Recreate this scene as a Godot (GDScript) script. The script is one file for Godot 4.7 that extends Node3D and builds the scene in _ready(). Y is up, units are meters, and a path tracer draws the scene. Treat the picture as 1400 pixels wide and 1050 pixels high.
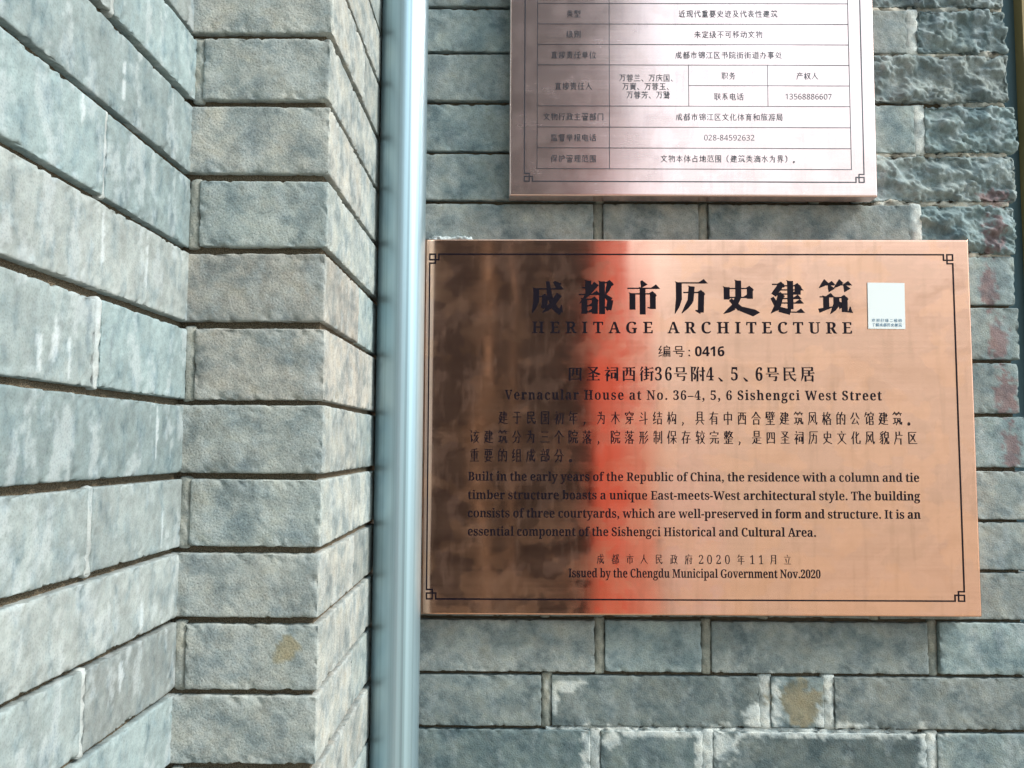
extends Node3D
# A corner of old grey-brick walls with a drainpipe and two brushed-copper heritage plaques.
# Units metres; the camera stands at the origin of the plan, eye height EYE. Plaque faces lie at z = -0.9.

const EYE := 1.5
const WALL_Z := -0.925          # brick faces of the plaque wall
const SIDE_X := -0.2523         # brick faces of the side wall
const PIER_Z := -0.630          # front of the brick pier
const PIER_X := -0.1462         # side of the brick pier
const PLATE_Z := -0.900

var rng := RandomNumberGenerator.new()
var na := FastNoiseLite.new()
var nb := FastNoiseLite.new()
var nc := FastNoiseLite.new()
var nd := FastNoiseLite.new()
var M := {}
var stains := []
var used := {}

# ---------------------------------------------------------------- small helpers
func numbered(called: String) -> String:
	if not used.has(called):
		used[called] = 0
		return called
	used[called] += 1
	return "%s_%03d" % [called, used[called]]

func thing(called: String, label: String, category: String, at := Vector3.ZERO, group := "") -> Node3D:
	var o := Node3D.new()
	o.name = numbered(called)
	add_child(o, true)
	o.position = at
	o.set_meta("label", label)
	o.set_meta("category", category)
	if group:
		o.set_meta("group", group)
	return o

func part(called: String, mesh: Mesh, mat: Material, parent: Node, at := Vector3.ZERO) -> MeshInstance3D:
	var o := MeshInstance3D.new()
	o.name = called
	o.mesh = mesh
	o.material_override = mat
	o.position = at
	parent.add_child(o, true)
	return o

func mat(called: String, c: Color, rough := 0.8, metal := 0.0) -> StandardMaterial3D:
	var m := StandardMaterial3D.new()
	m.resource_name = called
	m.albedo_color = c.linear_to_srgb()
	m.roughness = rough
	m.metallic = metal
	return m

func noise(seed_: int, octaves := 4, kind := FastNoiseLite.TYPE_SIMPLEX) -> FastNoiseLite:
	var n := FastNoiseLite.new()
	n.seed = seed_
	n.noise_type = kind
	n.frequency = 1.0
	n.fractal_type = FastNoiseLite.FRACTAL_FBM
	n.fractal_octaves = octaves
	return n

# a seamless noise picture; stretch > 1 draws it out along x
func noise_tex(seed_: int, freq: float, w := 512, h := 512, as_normal := 0.0, ramp: Gradient = null, octaves := 4) -> NoiseTexture2D:
	var n := FastNoiseLite.new()
	n.seed = seed_
	n.frequency = freq
	n.fractal_octaves = octaves
	n.noise_type = FastNoiseLite.TYPE_SIMPLEX
	var t := NoiseTexture2D.new()
	t.width = w
	t.height = h
	t.seamless = true
	t.noise = n
	if as_normal > 0.0:
		t.as_normal_map = true
		t.bump_strength = as_normal
	if ramp:
		t.color_ramp = ramp
	return t

func ramp(stops: Array) -> Gradient:
	var g := Gradient.new()
	g.offsets = PackedFloat32Array(stops.map(func(s): return s[0]))
	g.colors = PackedColorArray(stops.map(func(s): return s[1]))
	return g

func grey(v: float) -> Color:
	return Color(v, v, v)

# ---------------------------------------------------------------- bricks
func lines_of(half: float, r: float, step: float) -> PackedFloat32Array:
	var a := PackedFloat32Array([-half, -half + r * 0.35])
	var inner := half - r
	var n := maxi(1, int(ceil(2.0 * inner / step)))
	for i in n + 1:
		a.append(-inner + 2.0 * inner * i / n)
	a.append(half - r * 0.35)
	a.append(half)
	return a

# colour of brick clay at a world point: grey clay with blue-grey blotches, pale scuffs and local stains
func clay(w: Vector3, tone: Color, blotch: float, pale: float, here: Array) -> Color:
	var n1 := na.get_noise_3dv(w * 9.0)
	var n2 := nb.get_noise_3dv(w * 34.0)
	var n3 := nc.get_noise_3dv(w * 120.0)
	var c := tone * (1.0 + 0.16 * n1 + 0.20 * n2 + 0.20 * n3)
	var k := smoothstep(0.02, 0.34, nd.get_noise_3dv(w * 19.0) + 0.45 * n2) * blotch
	c = c.lerp(Color(tone.r * 0.43, tone.g * 0.54, tone.b * 0.60), k)
	k = smoothstep(0.10, 0.38, na.get_noise_3dv(Vector3(w.x * 40.0, w.y * 14.0, w.z * 40.0) + Vector3(7, 3, 1)) + 0.25 * n3) * pale
	c = c.lerp(Color(0.44, 0.48, 0.49), k)
	for s in here:
		var d: Vector3 = (w - s.at) / s.size
		var dd := d.length()
		if dd < 1.6:
			var e: float = smoothstep(1.15, 0.75, dd + 0.75 * nb.get_noise_3dv(w * s.grain) + 0.3 * n3) * s.much
			c = c.lerp(s.color, e)
	c.a = 1.0
	return c

# one brick: a rounded box whose faces are displaced; faces lists the sides to build, as axis * 2 + (1 if positive)
func brick_mesh(size: Vector3, at: Vector3, faces: Array, step: float, o: Dictionary) -> ArrayMesh:
	var st := SurfaceTool.new()
	st.begin(Mesh.PRIMITIVE_TRIANGLES)
	st.set_smooth_group(0)
	var half := size * 0.5
	var r: float = minf(o.get("round", 0.0014), minf(half.x, minf(half.y, half.z)) * 0.8)
	var amp: float = o.get("amp", 0.0003)
	var spall: float = o.get("spall", 0.0)
	var chip: float = o.get("chip", 0.0012)
	var tone: Color = o.get("tone", Color(0.3, 0.3, 0.28))
	var blotch: float = o.get("blotch", 0.6)
	var pale: float = o.get("pale", 0.3)
	var ls := [lines_of(half.x, r, step), lines_of(half.y, r, step), lines_of(half.z, r, step)]
	var inner := half - Vector3.ONE * r
	var room := AABB(at - half, size).grow(0.004)
	var here := stains.filter(func(s): return AABB(s.at - s.size * 1.6, s.size * 3.2).intersects(room))
	var first := 0
	for face in faces:
		var ax: int = face / 2
		var sgn: float = 1.0 if face % 2 == 1 else -1.0
		var ua := (ax + 1) % 3
		var va := (ax + 2) % 3
		var lu: PackedFloat32Array = ls[ua]
		var lv: PackedFloat32Array = ls[va]
		for u in lu:
			for v in lv:
				var p := Vector3.ZERO
				p[ax] = sgn * half[ax]
				p[ua] = u
				p[va] = v
				var q := p.clamp(-inner, inner)
				var n := (p - q).normalized()
				var w := at + p
				var ed := Vector3(half.x - absf(p.x), half.y - absf(p.y), half.z - absf(p.z))
				# distance to the nearest arris: the second smallest of the three
				var e: float = ed.x + ed.y + ed.z - maxf(ed.x, maxf(ed.y, ed.z)) - minf(ed.x, minf(ed.y, ed.z))
				var d := amp * (1.4 * nb.get_noise_3dv(w * 50.0) + 0.8 * nc.get_noise_3dv(w * 210.0)) + 0.0003 * na.get_noise_3dv(w * 13.0)
				var near := smoothstep(0.010, 0.001, e)
				d -= near * chip * smoothstep(0.16, 0.34, nb.get_noise_3dv(w * 80.0 + Vector3(5, 5, 5)))
				d += near * 0.0003 * nb.get_noise_3dv(w * 42.0 + Vector3(9, 1, 4))
				if spall > 0.0:
					var h := na.get_noise_3dv(w * Vector3(20, 34, 20) + Vector3(2, 8, 3))
					var t := h * 5.0 + 0.7 * nb.get_noise_3dv(w * 70.0)
					var terrace := (floorf(t) + smoothstep(0.62, 0.92, t - floorf(t))) / 5.0
					var cleft := smoothstep(0.10, 0.0, absf(nb.get_noise_3dv(w * Vector3(22, 40, 22) + Vector3(4, 4, 4)))) * smoothstep(-0.05, 0.2, nd.get_noise_3dv(w * 18.0))
					d += (spall * (terrace * 1.3 + 0.22 * nc.get_noise_3dv(w * 190.0)) - cleft * 0.0035) * (0.25 + 0.75 * n.z * n.z)
					d = maxf(d, -0.0042)
				var pos := q + n * (r + d)
				st.set_color(clay(w, tone, blotch, pale, here))
				st.add_vertex(pos)
		var nv := lv.size()
		for i in lu.size() - 1:
			for j in nv - 1:
				var a := first + i * nv + j
				if sgn > 0.0:
					for k in [a, a + 1, a + nv, a + 1, a + nv + 1, a + nv]:
						st.add_index(k)
				else:
					for k in [a, a + nv, a + 1, a + 1, a + nv, a + nv + 1]:
						st.add_index(k)
		first += lu.size() * nv
	st.generate_normals()
	return st.commit()

# box between two corners, as a brick of a wall
func lay(parent: Node3D, called: String, lo: Vector3, hi: Vector3, faces: Array, step: float, o: Dictionary, m: Material) -> MeshInstance3D:
	var at := (lo + hi) * 0.5
	var b := part(called, brick_mesh(hi - lo, at, faces, step, o), m, parent, at)
	var turn: float = o.get("turn", 0.004)
	b.rotation = Vector3(rng.randf_range(-turn, turn), rng.randf_range(-turn, turn), rng.randf_range(-turn, turn) * 0.7)
	return b

func slab(lo: Vector3, hi: Vector3) -> BoxMesh:
	var b := BoxMesh.new()
	b.size = hi - lo
	return b

func block(parent: Node, called: String, lo: Vector3, hi: Vector3, m: Material) -> MeshInstance3D:
	return part(called, slab(lo, hi), m, parent, (lo + hi) * 0.5)

# ---------------------------------------------------------------- lettering
# Characters as pen strokes on a square of 100 by 100, y down: strokes parted by ";", points by blanks;
# "@part x0 y0 x1 y1" sets another character into that rectangle.
const STROKES := {
	"口": "15,20 15,88;15,20 85,20 85,88;15,80 85,80",
	"木": "8,30 92,30;50,5 50,96;48,34 8,80;52,34 94,80",
	"王": "12,12 88,12;18,48 82,48;50,12 50,90;6,90 94,90",
	"人": "50,5 46,40 6,94;50,38 70,72 96,94",
	"月": "25,8 25,60 12,95;25,8 78,8 78,92 66,88;25,35 78,35;25,62 78,62",
	"亻": "78,3 48,32 8,58;52,34 52,97",
	"阝": "20,6 20,97;20,8 85,8 45,45;45,45 88,58 75,85 45,78",
	"艹": "5,55 95,55;30,10 30,92;70,10 70,92",
	"竹": "28,5 6,50;20,30 48,30;34,32 42,62;72,5 50,50;64,30 96,30;80,32 88,62",
	"讠": "30,5 55,22;10,40 50,40 50,88 85,68",
	"纟": "62,5 15,38 62,36;62,36 12,70 85,60;8,92 85,80",
	"礻": "48,4 62,18;12,30 85,30 10,66;50,48 50,98;62,50 85,66",
	"衤": "48,4 62,18;12,30 85,30 8,68;46,48 46,98;92,40 66,56;62,56 92,78",
	"扌": "8,28 85,28;52,4 52,92 30,84;5,68 90,52",
	"彳": "70,4 15,34;78,28 8,62;50,48 50,97",
	"攵": "40,4 12,40;30,24 92,24;72,26 50,70 6,96;28,36 56,76 96,96",
	"者": "20,22 76,22;48,4 48,42;6,42 94,42;86,10 8,68;30,56 30,96;30,56 78,56 78,96;30,75 78,75;30,92 78,92",
	"成": "18,26 92,26;18,26 18,60 6,96;18,48 44,48 42,80 32,76;52,4 58,50 74,84 90,94 93,72;86,42 66,70 36,95;70,5 84,17",
	"都": "@者 0 0 64 100;@阝 64 0 100 100",
	"市": "46,2 54,16;6,24 94,24;20,40 20,84;20,40 80,40 80,82 66,80;50,24 50,98",
	"历": "16,8 94,8;16,8 16,55 4,97;30,36 82,36 80,92 64,88;54,20 50,60 24,96",
	"史": "16,22 16,54;16,24 84,24 84,52;16,50 84,50;50,3 50,48 36,78 6,97;26,56 54,82 96,95",
	"建": "10,12 36,12 14,42 34,42 26,72 4,96;8,50 28,84 60,92 97,93;40,16 84,16 84,40;34,28 94,28;40,40 84,40;38,53 88,53;34,66 94,66;62,4 62,82",
	"筑": "@竹 0 0 100 44;8,48 44,48;26,48 26,82;4,88 48,76;56,50 56,70 38,97;56,50 80,50 80,90 96,92 96,76;62,62 72,76",
	"编": "@纟 0 0 40 100;66,2 74,12;48,16 92,16 92,34 48,34;48,16 48,60 38,96;54,48 54,96;54,48 94,48 94,94;54,68 94,68;67,48 67,92;80,48 80,92",
	"号": "25,10 25,38;25,10 75,10 75,38;25,38 75,38;6,50 94,50;34,50 30,68 78,68 74,94 56,90",
	"四": "12,16 12,94;12,16 88,16 88,94;38,18 36,50 24,68;62,18 62,58 80,58;12,86 88,86",
	"圣": "14,10 78,10 52,42 10,54;26,16 56,42 92,54;20,68 80,68;50,52 50,92;6,92 94,92",
	"祠": "@礻 0 0 42 100;48,12 92,12 92,94 78,90;46,30 80,30;52,46 52,80;52,46 78,46 78,80;52,74 78,74",
	"西": "8,12 92,12;14,32 14,96;14,32 86,32 86,96;38,12 38,46 26,68;62,12 62,60 80,62;14,88 86,88",
	"街": "@彳 0 0 32 100;36,22 66,22;50,6 50,44;32,44 68,44;36,62 66,62;50,48 50,84;30,90 68,82;72,14 96,14;70,40 98,40;86,40 86,94 74,90",
	"附": "@阝 0 0 36 100;54,4 36,44;46,32 46,97;58,32 98,32;84,8 84,94 70,88;62,50 72,66",
	"民": "16,10 80,10 80,36;16,36 80,36;16,10 16,92 46,80;16,56 90,56;48,36 62,74 90,95 95,76",
	"居": "18,8 84,8 84,28;18,28 84,28;18,8 18,60 5,97;28,44 96,44;62,30 62,62;36,62 36,97;36,62 86,62 86,97;36,90 86,90",
	"于": "20,12 80,12;6,46 94,46;52,12 52,94 34,88",
	"国": "12,8 12,97;12,8 88,8 88,97;28,26 72,26;32,50 68,50;26,76 74,76;50,26 50,76;60,58 68,68;12,92 88,92",
	"初": "@衤 0 0 46 100;48,22 92,22 88,94 72,88;66,22 62,60 42,96",
	"年": "28,3 8,34;24,20 88,20;22,44 84,44;22,44 22,68;5,68 95,68;54,20 54,98",
	"为": "26,8 38,22;10,34 82,34 78,94 62,88;50,4 46,50 10,96;54,52 66,68",
	"穿": "50,2 50,14;8,30 8,16 92,16 88,30;36,22 16,36;62,22 84,36;18,46 82,46;30,46 26,62 92,62;60,46 60,94 46,90;56,64 10,94",
	"斗": "24,12 42,26;18,38 38,52;6,72 94,60;68,4 68,98",
	"结": "@纟 0 0 42 100;44,20 98,20;70,4 70,40;48,42 94,42;52,58 52,97;52,58 90,58 90,97;52,90 90,90",
	"构": "@木 0 0 46 100;62,4 44,46;56,26 94,26 92,94 78,88;68,42 56,72 82,68;76,56 86,78",
	"具": "26,6 26,66;26,6 74,6 74,66;26,26 74,26;26,46 74,46;5,68 95,68;36,74 12,97;64,74 90,97",
	"有": "8,20 92,20;46,3 34,36 6,64;30,42 30,97;30,42 80,42 80,94 68,90;30,58 80,58;30,74 80,74",
	"中": "12,24 12,68;12,24 88,24 88,68;12,62 88,62;50,3 50,98",
	"合": "50,3 34,28 4,50;50,6 68,30 97,50;30,48 70,48;24,62 24,97;24,62 78,62 78,97;24,92 78,92",
	"璧": "10,6 46,6 46,22 12,22;10,6 10,30 4,48;18,34 18,50;18,34 44,34 44,50 18,50;72,1 76,8;54,10 96,10;64,14 68,24;86,14 80,24;50,28 98,28;56,40 94,40;74,28 74,56;20,60 80,60;24,76 76,76;50,60 50,96;5,96 95,96",
	"风": "18,8 18,60 5,97;18,8 80,8 80,70 90,95 98,80;66,24 48,56 26,80;32,28 50,54 68,82",
	"格": "@木 0 0 44 100;64,3 40,40;58,20 88,20 66,46 38,64;52,30 70,48 98,62;50,66 50,97;50,66 88,66 88,97;50,92 88,92",
	"的": "28,3 18,20;10,22 10,94;10,22 44,22 44,94;10,54 44,54;10,86 44,86;64,3 50,40;58,24 94,24 90,94 74,88;62,46 74,66",
	"公": "38,8 26,34 5,54;62,8 74,34 96,54;50,50 20,88 80,82;68,66 88,95",
	"馆": "22,4 5,38;16,20 44,20 36,36;24,40 24,90 44,74;70,2 74,12;50,30 50,16 97,16 94,30;56,36 56,97;56,36 88,36 88,58;56,58 88,58;56,70 92,70 92,94;56,94 92,94",
	"该": "@讠 0 0 38 100;66,3 70,14;40,20 97,20;64,20 48,46 78,44;84,36 62,66 40,82;92,54 66,82 38,97;72,74 94,95",
	"分": "38,6 26,34 4,54;60,6 72,32 97,52;22,52 76,52 72,94 56,88;46,52 38,78 12,97",
	"三": "14,16 86,16;22,50 78,50;5,88 95,88",
	"个": "50,4 34,28 4,50;50,6 68,30 97,50;50,40 50,98",
	"院": "@阝 0 0 36 100;66,2 70,14;42,32 42,18 96,18 92,32;50,40 90,40;40,58 97,58;58,58 54,80 36,97;76,58 76,92 95,93 97,78",
	"落": "@艹 0 0 100 28;10,32 20,42;5,52 16,62;6,96 24,66;52,26 32,54;44,36 78,36 58,60 30,72;42,42 62,62 96,74;44,74 44,98;44,74 80,74 80,98;44,94 80,94",
	"形": "8,14 56,14;4,46 60,46;22,14 22,60 8,97;44,14 44,98;90,6 64,34;92,36 64,64;96,62 60,97",
	"制": "18,6 8,30;16,20 54,20;4,40 60,40;32,3 32,98;12,56 12,86;12,56 54,56 54,84 46,82;72,12 72,72;92,4 92,95 80,90",
	"保": "@亻 0 0 34 100;44,8 44,40;44,8 88,8 88,40;44,40 88,40;34,58 98,58;66,42 66,98;64,60 36,88;68,60 98,88",
	"存": "8,18 92,18;44,3 30,44 4,72;24,46 24,97;44,36 82,36 64,54;64,54 64,94 50,90;38,64 97,64",
	"较": "6,18 44,18;26,3 12,46 46,46;30,34 30,97;4,76 48,66;70,3 74,14;50,20 98,20;64,28 52,46;82,28 96,46;88,44 72,78 48,97;58,50 74,80 98,97",
	"完": "50,2 50,14;10,32 10,18 92,18 88,32;28,40 74,40;6,58 94,58;38,58 34,80 8,97;62,58 62,92 92,93 94,76",
	"整": "6,12 54,12;12,20 12,36;12,20 48,20 48,36 12,36;30,3 30,56;28,38 6,56;34,38 52,52;66,3 54,24;62,14 97,14;88,16 76,38 54,54;64,22 78,42 98,54;10,62 90,62;50,62 50,95;52,78 80,78;28,72 28,95;4,95 96,95",
	"是": "26,5 26,42;26,5 76,5 76,42;26,24 76,24;26,42 76,42;6,54 94,54;50,54 50,88;52,70 82,70;28,62 24,82 5,97;24,76 44,92 97,95",
	"文": "48,2 56,16;6,24 94,24;74,24 54,66 6,97;26,28 48,66 96,97",
	"化": "34,4 22,36 4,58;22,36 22,97;84,18 46,50;56,6 56,84 64,92 92,92 95,72",
	"貌": "42,4 10,18;12,22 18,30;28,20 30,28;46,18 8,46;28,34 36,60 30,95 20,90;34,44 4,64;34,62 4,86;70,2 62,12;56,12 56,50;56,12 94,12 94,50;56,30 94,30;56,50 94,50;68,52 64,78 48,97;80,52 80,92 97,93 98,78",
	"片": "28,6 28,50 8,97;28,32 92,32;62,4 62,32;28,58 76,58 76,98",
	"区": "90,10 12,10 12,92 94,92;74,22 58,50 26,76;30,26 52,46 78,78",
	"重": "80,4 18,14;5,24 95,24;22,34 22,66;22,34 78,34 78,66;22,50 78,50;22,66 78,66;50,12 50,92;14,78 86,78;4,93 96,93",
	"要": "8,10 92,10;18,24 18,50;18,24 82,24 82,50;38,10 38,48;62,10 62,48;18,48 82,48;4,64 96,64;46,52 24,80 80,96;72,64 52,88 12,97",
	"组": "@纟 0 0 42 100;52,10 52,92;52,10 88,10 88,92;52,36 88,36;52,62 88,62;40,93 99,93",
	"部": "32,3 36,14;6,20 60,20;20,28 26,40;48,26 42,42;4,46 62,46;14,60 14,95;14,60 54,60 54,95;14,88 54,88;@阝 66 0 100 100",
	"政": "6,12 56,12;32,12 32,84;34,46 54,46;14,40 14,86;4,92 58,78;@攵 52 0 100 100",
	"府": "50,2 54,14;12,18 96,18;14,18 14,60 4,97;44,28 24,58;36,46 36,97;50,46 97,46;82,28 82,94 68,90;60,60 68,76",
	"立": "48,4 54,18;10,26 90,26;28,40 36,76;74,36 60,86;4,92 96,92",
	"类": "26,6 38,18;74,6 62,18;6,28 94,28;50,4 50,50;48,30 12,50;54,32 88,50;6,64 94,64;50,50 46,72 8,97;52,66 94,97",
	"型": "8,10 56,10;6,30 58,30;22,10 20,40 8,54;42,10 42,54;70,10 70,42;90,4 90,54 80,50;20,70 80,70;50,56 50,94;5,95 95,95",
	"近": "86,4 48,16;48,16 48,50 36,76;48,38 94,38;74,38 74,80;10,8 22,20;8,40 24,40 22,72 6,86;20,80 50,92 97,92",
	"现": "6,14 40,14;8,46 38,46;24,14 24,80;4,84 42,76;50,8 50,58;50,8 90,8 90,58;70,20 66,60 40,97;74,58 74,92 95,93 96,76",
	"代": "32,4 4,50;20,34 20,97;34,40 96,30;58,4 64,50 82,88 96,92 97,74;74,6 86,18",
	"迹": "64,3 68,14;36,20 97,20;56,20 52,52 38,76;74,20 74,76 64,72;44,34 36,50;86,34 95,50;10,8 22,20;6,38 24,38 22,72 4,86;20,80 50,94 97,94",
	"及": "18,10 70,10 60,42 84,42 58,76 20,97;34,10 30,56 6,94;34,44 56,76 94,96",
	"表": "14,14 86,14;22,32 78,32;5,50 95,50;50,2 50,50;46,52 6,80;30,62 30,94 54,82;84,56 64,70;50,52 66,78 96,96",
	"性": "24,3 24,97;8,26 5,50;36,22 42,38;56,10 46,42;52,28 94,28;50,56 90,56;72,4 72,92;40,93 99,93",
	"级": "@纟 0 0 42 100;46,12 82,12 74,42 92,42 70,76 42,97;58,12 54,56 40,90;60,46 74,74 98,96",
	"别": "12,8 12,36;12,8 50,8 50,36 12,36;6,50 54,50 50,92 38,88;30,38 26,70 6,96;70,12 70,72;92,4 92,95 80,90",
	"未": "18,22 82,22;6,46 94,46;50,3 50,97;48,48 8,86;52,48 94,86",
	"定": "50,2 50,14;10,32 10,18 92,18 88,32;22,42 78,42;50,42 50,84;52,62 80,62;28,56 22,78 6,97;24,74 46,90 97,94",
	"不": "6,12 94,12;58,12 40,44 6,68;50,36 50,97;60,44 90,66",
	"可": "5,12 95,12;20,32 20,70;20,32 56,32 56,70;20,64 56,64;78,12 78,94 60,88",
	"移": "40,4 8,16;4,34 46,34;26,12 26,97;24,38 4,70;28,40 44,56;70,2 48,28;64,12 92,12 50,46;62,24 72,32;74,42 50,70;68,54 95,54 48,97;64,68 74,78",
	"动": "10,14 46,14;4,38 52,38;28,40 10,76 46,70;40,58 50,82;52,30 94,30 90,94 76,88;72,4 68,50 46,97",
	"物": "14,10 8,36;12,26 44,26;28,4 28,97;4,64 44,52;62,4 46,44;58,24 96,24 90,94 78,88;68,26 48,64;82,26 52,90",
	"直": "8,14 92,14;50,3 46,26;26,28 26,88;26,28 74,28 74,88;26,46 74,46;26,62 74,62;26,76 74,76;5,92 95,92",
	"接": "@扌 0 0 38 100;66,2 70,12;42,14 96,14;54,20 58,32;84,20 78,34;38,38 98,38;60,42 48,66 84,84;36,60 98,60;82,60 66,86 38,97",
	"责": "14,10 86,10;20,24 80,24;5,40 95,40;50,2 50,40;26,52 26,82;26,52 76,52 76,82;50,58 46,80 10,97;58,80 90,97",
	"任": "@亻 0 0 36 100;88,8 46,18;36,46 98,46;66,14 66,88;42,89 94,89",
	"单": "30,3 40,16;70,3 60,16;20,22 20,58;20,22 80,22 80,58;20,40 80,40;20,58 80,58;5,74 95,74;50,22 50,98",
	"位": "@亻 0 0 36 100;64,4 70,18;40,26 96,26;52,38 58,78;86,36 76,86;36,91 98,91",
	"锦": "20,3 4,34;16,18 44,18;10,36 42,36;6,56 44,56;26,36 26,90 44,78;74,2 66,10;54,12 54,42;54,12 94,12 94,42;54,27 94,27;54,42 94,42;52,56 52,86;52,56 96,56 96,84;74,44 74,98",
	"江": "14,8 26,20;6,36 18,46;8,94 28,62;38,18 94,18;66,18 66,86;32,88 98,88",
	"书": "14,20 78,20 78,46;6,46 92,46 88,76 72,72;46,4 46,97;74,4 86,14",
	"道": "50,2 56,12;84,2 76,14;36,18 97,18;64,18 60,28;44,30 44,78;44,30 90,30 90,78;44,46 90,46;44,62 90,62;44,78 90,78;10,8 22,20;6,38 24,38 22,72 4,86;20,80 50,94 97,94",
	"办": "12,28 76,28 72,92 54,86;46,4 42,50 8,96;20,46 8,68;84,46 95,66",
	"事": "6,12 94,12;24,22 24,38;24,22 76,22 76,38 24,38;20,50 78,50 78,76;4,63 96,63;20,76 78,76;50,3 50,95 36,92",
	"处": "36,4 8,56;30,22 54,22 42,60 6,94;16,44 40,78 96,94;74,4 74,80;76,34 92,50",
	"万": "6,12 94,12;44,36 82,36 76,92 58,86;40,12 36,54 8,95",
	"蓉": "@艹 0 0 100 26;50,24 50,32;10,46 10,34 92,34 88,46;36,42 22,54;64,42 80,54;50,48 10,78;52,50 94,78;32,72 32,98;32,72 70,72 70,98;32,94 70,94",
	"兰": "28,4 38,20;72,4 62,20;12,26 88,26;22,54 78,54;5,90 95,90",
	"庆": "50,2 54,14;12,18 96,18;14,18 14,60 4,97;28,48 94,48;62,28 56,60 26,95;62,50 94,94",
	"寅": "50,2 50,12;8,26 8,14 94,14 90,26;22,30 78,30;6,42 94,42;50,30 50,80;20,50 20,80;20,50 80,50 80,80;20,65 80,65;20,80 80,80;36,84 14,98;64,84 88,98",
	"玉": "@王 0 0 100 100;64,60 78,76",
	"芳": "@艹 0 0 100 28;50,28 54,38;6,44 94,44;44,60 78,60 74,95 58,92;46,44 38,72 8,97",
	"鹭": "8,6 8,26;8,6 36,6 36,26 8,26;22,26 22,48;24,36 38,36;4,50 40,44;60,2 48,22;56,10 84,10 46,40;60,18 94,36;58,38 58,50;58,38 86,38 86,50 58,50;50,52 40,58;26,58 26,84;26,58 74,58 74,70;46,62 54,68;26,78 84,78 80,97 68,95;6,90 66,90",
	"职": "4,10 46,10;14,10 14,80;36,10 36,97;14,32 36,32;14,54 36,54;4,82 44,74;54,12 54,52;54,12 92,12 92,52 54,52;64,64 50,94;80,64 97,92",
	"务": "38,3 12,36;32,14 76,14 44,38 8,50;34,22 56,38 94,50;22,60 76,60 72,94 56,90;48,48 40,76 10,97",
	"产": "50,2 54,14;12,18 88,18;30,24 38,38;70,22 62,40;14,44 94,44;16,44 16,66 5,97",
	"权": "@木 0 0 44 100;48,16 90,16 74,62 42,96;54,30 72,66 98,94",
	"联": "4,10 46,10;14,10 14,80;36,10 36,97;14,32 36,32;14,54 36,54;4,82 44,74;58,6 66,18;88,4 80,20;50,28 96,28;48,52 98,52;72,28 68,66 46,97;74,54 97,96",
	"系": "84,4 20,14;54,14 26,32 62,32;74,26 18,58 80,52;64,42 86,64;50,56 50,94 38,90;30,66 10,88;68,66 90,86",
	"电": "16,20 16,72;16,20 82,20 82,72;16,44 82,44;16,68 82,68;48,4 48,92 94,93 95,76",
	"话": "@讠 0 0 38 100;90,6 46,18;38,38 98,38;68,14 68,58;48,60 48,96;48,60 90,60 90,96;48,90 90,90",
	"行": "@彳 0 0 38 100;46,14 92,14;38,42 98,42;74,42 74,94 58,88",
	"主": "44,3 54,14;10,24 90,24;16,56 84,56;50,24 50,90;4,92 96,92",
	"管": "@竹 0 0 100 34;50,30 50,40;8,54 8,42 94,42 90,54;26,54 26,98;26,54 76,54 76,72;26,72 76,72;26,82 80,82 80,98;26,97 80,97",
	"门": "14,20 14,97;20,4 32,16;35,12 88,12 88,94 74,90",
	"体": "@亻 0 0 34 100;34,28 98,28;66,4 66,98;64,30 36,76;68,30 98,76;50,74 84,74",
	"育": "50,2 54,12;6,16 94,16;44,18 24,38 76,34;66,26 84,44;26,46 26,98;26,46 76,46 76,95 64,93;26,62 76,62;26,76 76,76",
	"和": "42,4 10,16;4,36 52,36;28,12 28,97;26,40 4,76;30,42 50,62;62,26 62,90;62,26 94,26 94,90;62,82 94,82",
	"旅": "24,2 28,14;4,20 48,20;18,22 18,60 4,97;20,44 42,44 40,92 28,88;64,2 50,32;58,16 97,16;90,30 54,42;62,38 62,94 78,80;76,36 80,68 98,96;94,54 80,64",
	"游": "8,8 18,18;4,36 14,44;5,94 18,60;38,2 42,12;22,20 58,20;34,22 32,60 18,97;34,42 54,42 52,92 42,90;70,2 60,28;66,14 98,14;66,36 92,36 80,50;80,50 80,95 68,92;60,66 99,66",
	"局": "18,8 84,8 84,28;18,28 84,28;18,8 18,60 5,96;20,44 88,44 84,95 72,92;34,58 34,84;34,58 64,58 64,84 34,84",
	"监": "16,8 16,44;34,3 34,50;64,3 48,32;58,16 94,16;66,28 76,42;18,58 18,90;18,58 82,58 82,90;40,58 40,90;60,58 60,90;4,92 96,92",
	"督": "26,2 26,24;28,12 46,12;4,24 50,24;28,24 28,46;14,32 6,44;38,32 46,42;54,10 88,10 74,32 52,46;58,20 74,36 97,46;26,54 26,97;26,54 76,54 76,97;26,68 76,68;26,82 76,82;26,96 76,96",
	"举": "22,6 32,20;48,3 52,16;80,4 68,22;5,28 95,28;34,28 6,58;64,28 95,58;26,48 74,48;14,68 86,68;50,36 50,98",
	"报": "@扌 0 0 42 100;50,8 50,97;50,8 88,8 86,34 72,32;52,46 88,46 74,76 52,97;58,54 74,80 98,97",
	"护": "@扌 0 0 42 100;66,2 74,14;50,22 90,22 90,50;50,50 90,50;50,22 50,60 40,96",
	"理": "6,14 38,14;8,46 36,46;22,14 22,80;4,84 40,76;46,8 46,54;46,8 92,8 92,54;46,31 92,31;46,54 92,54;69,8 69,92;46,72 94,72;38,93 99,93",
	"范": "@艹 0 0 100 26;10,34 22,44;5,54 16,64;6,96 24,70;40,36 84,36 82,66 70,64;40,36 40,90 94,92 96,74",
	"围": "12,8 12,97;12,8 88,8 88,97;26,26 74,26;28,42 72,42;24,58 74,58 72,74 64,72;50,16 50,84;12,92 88,92",
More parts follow.
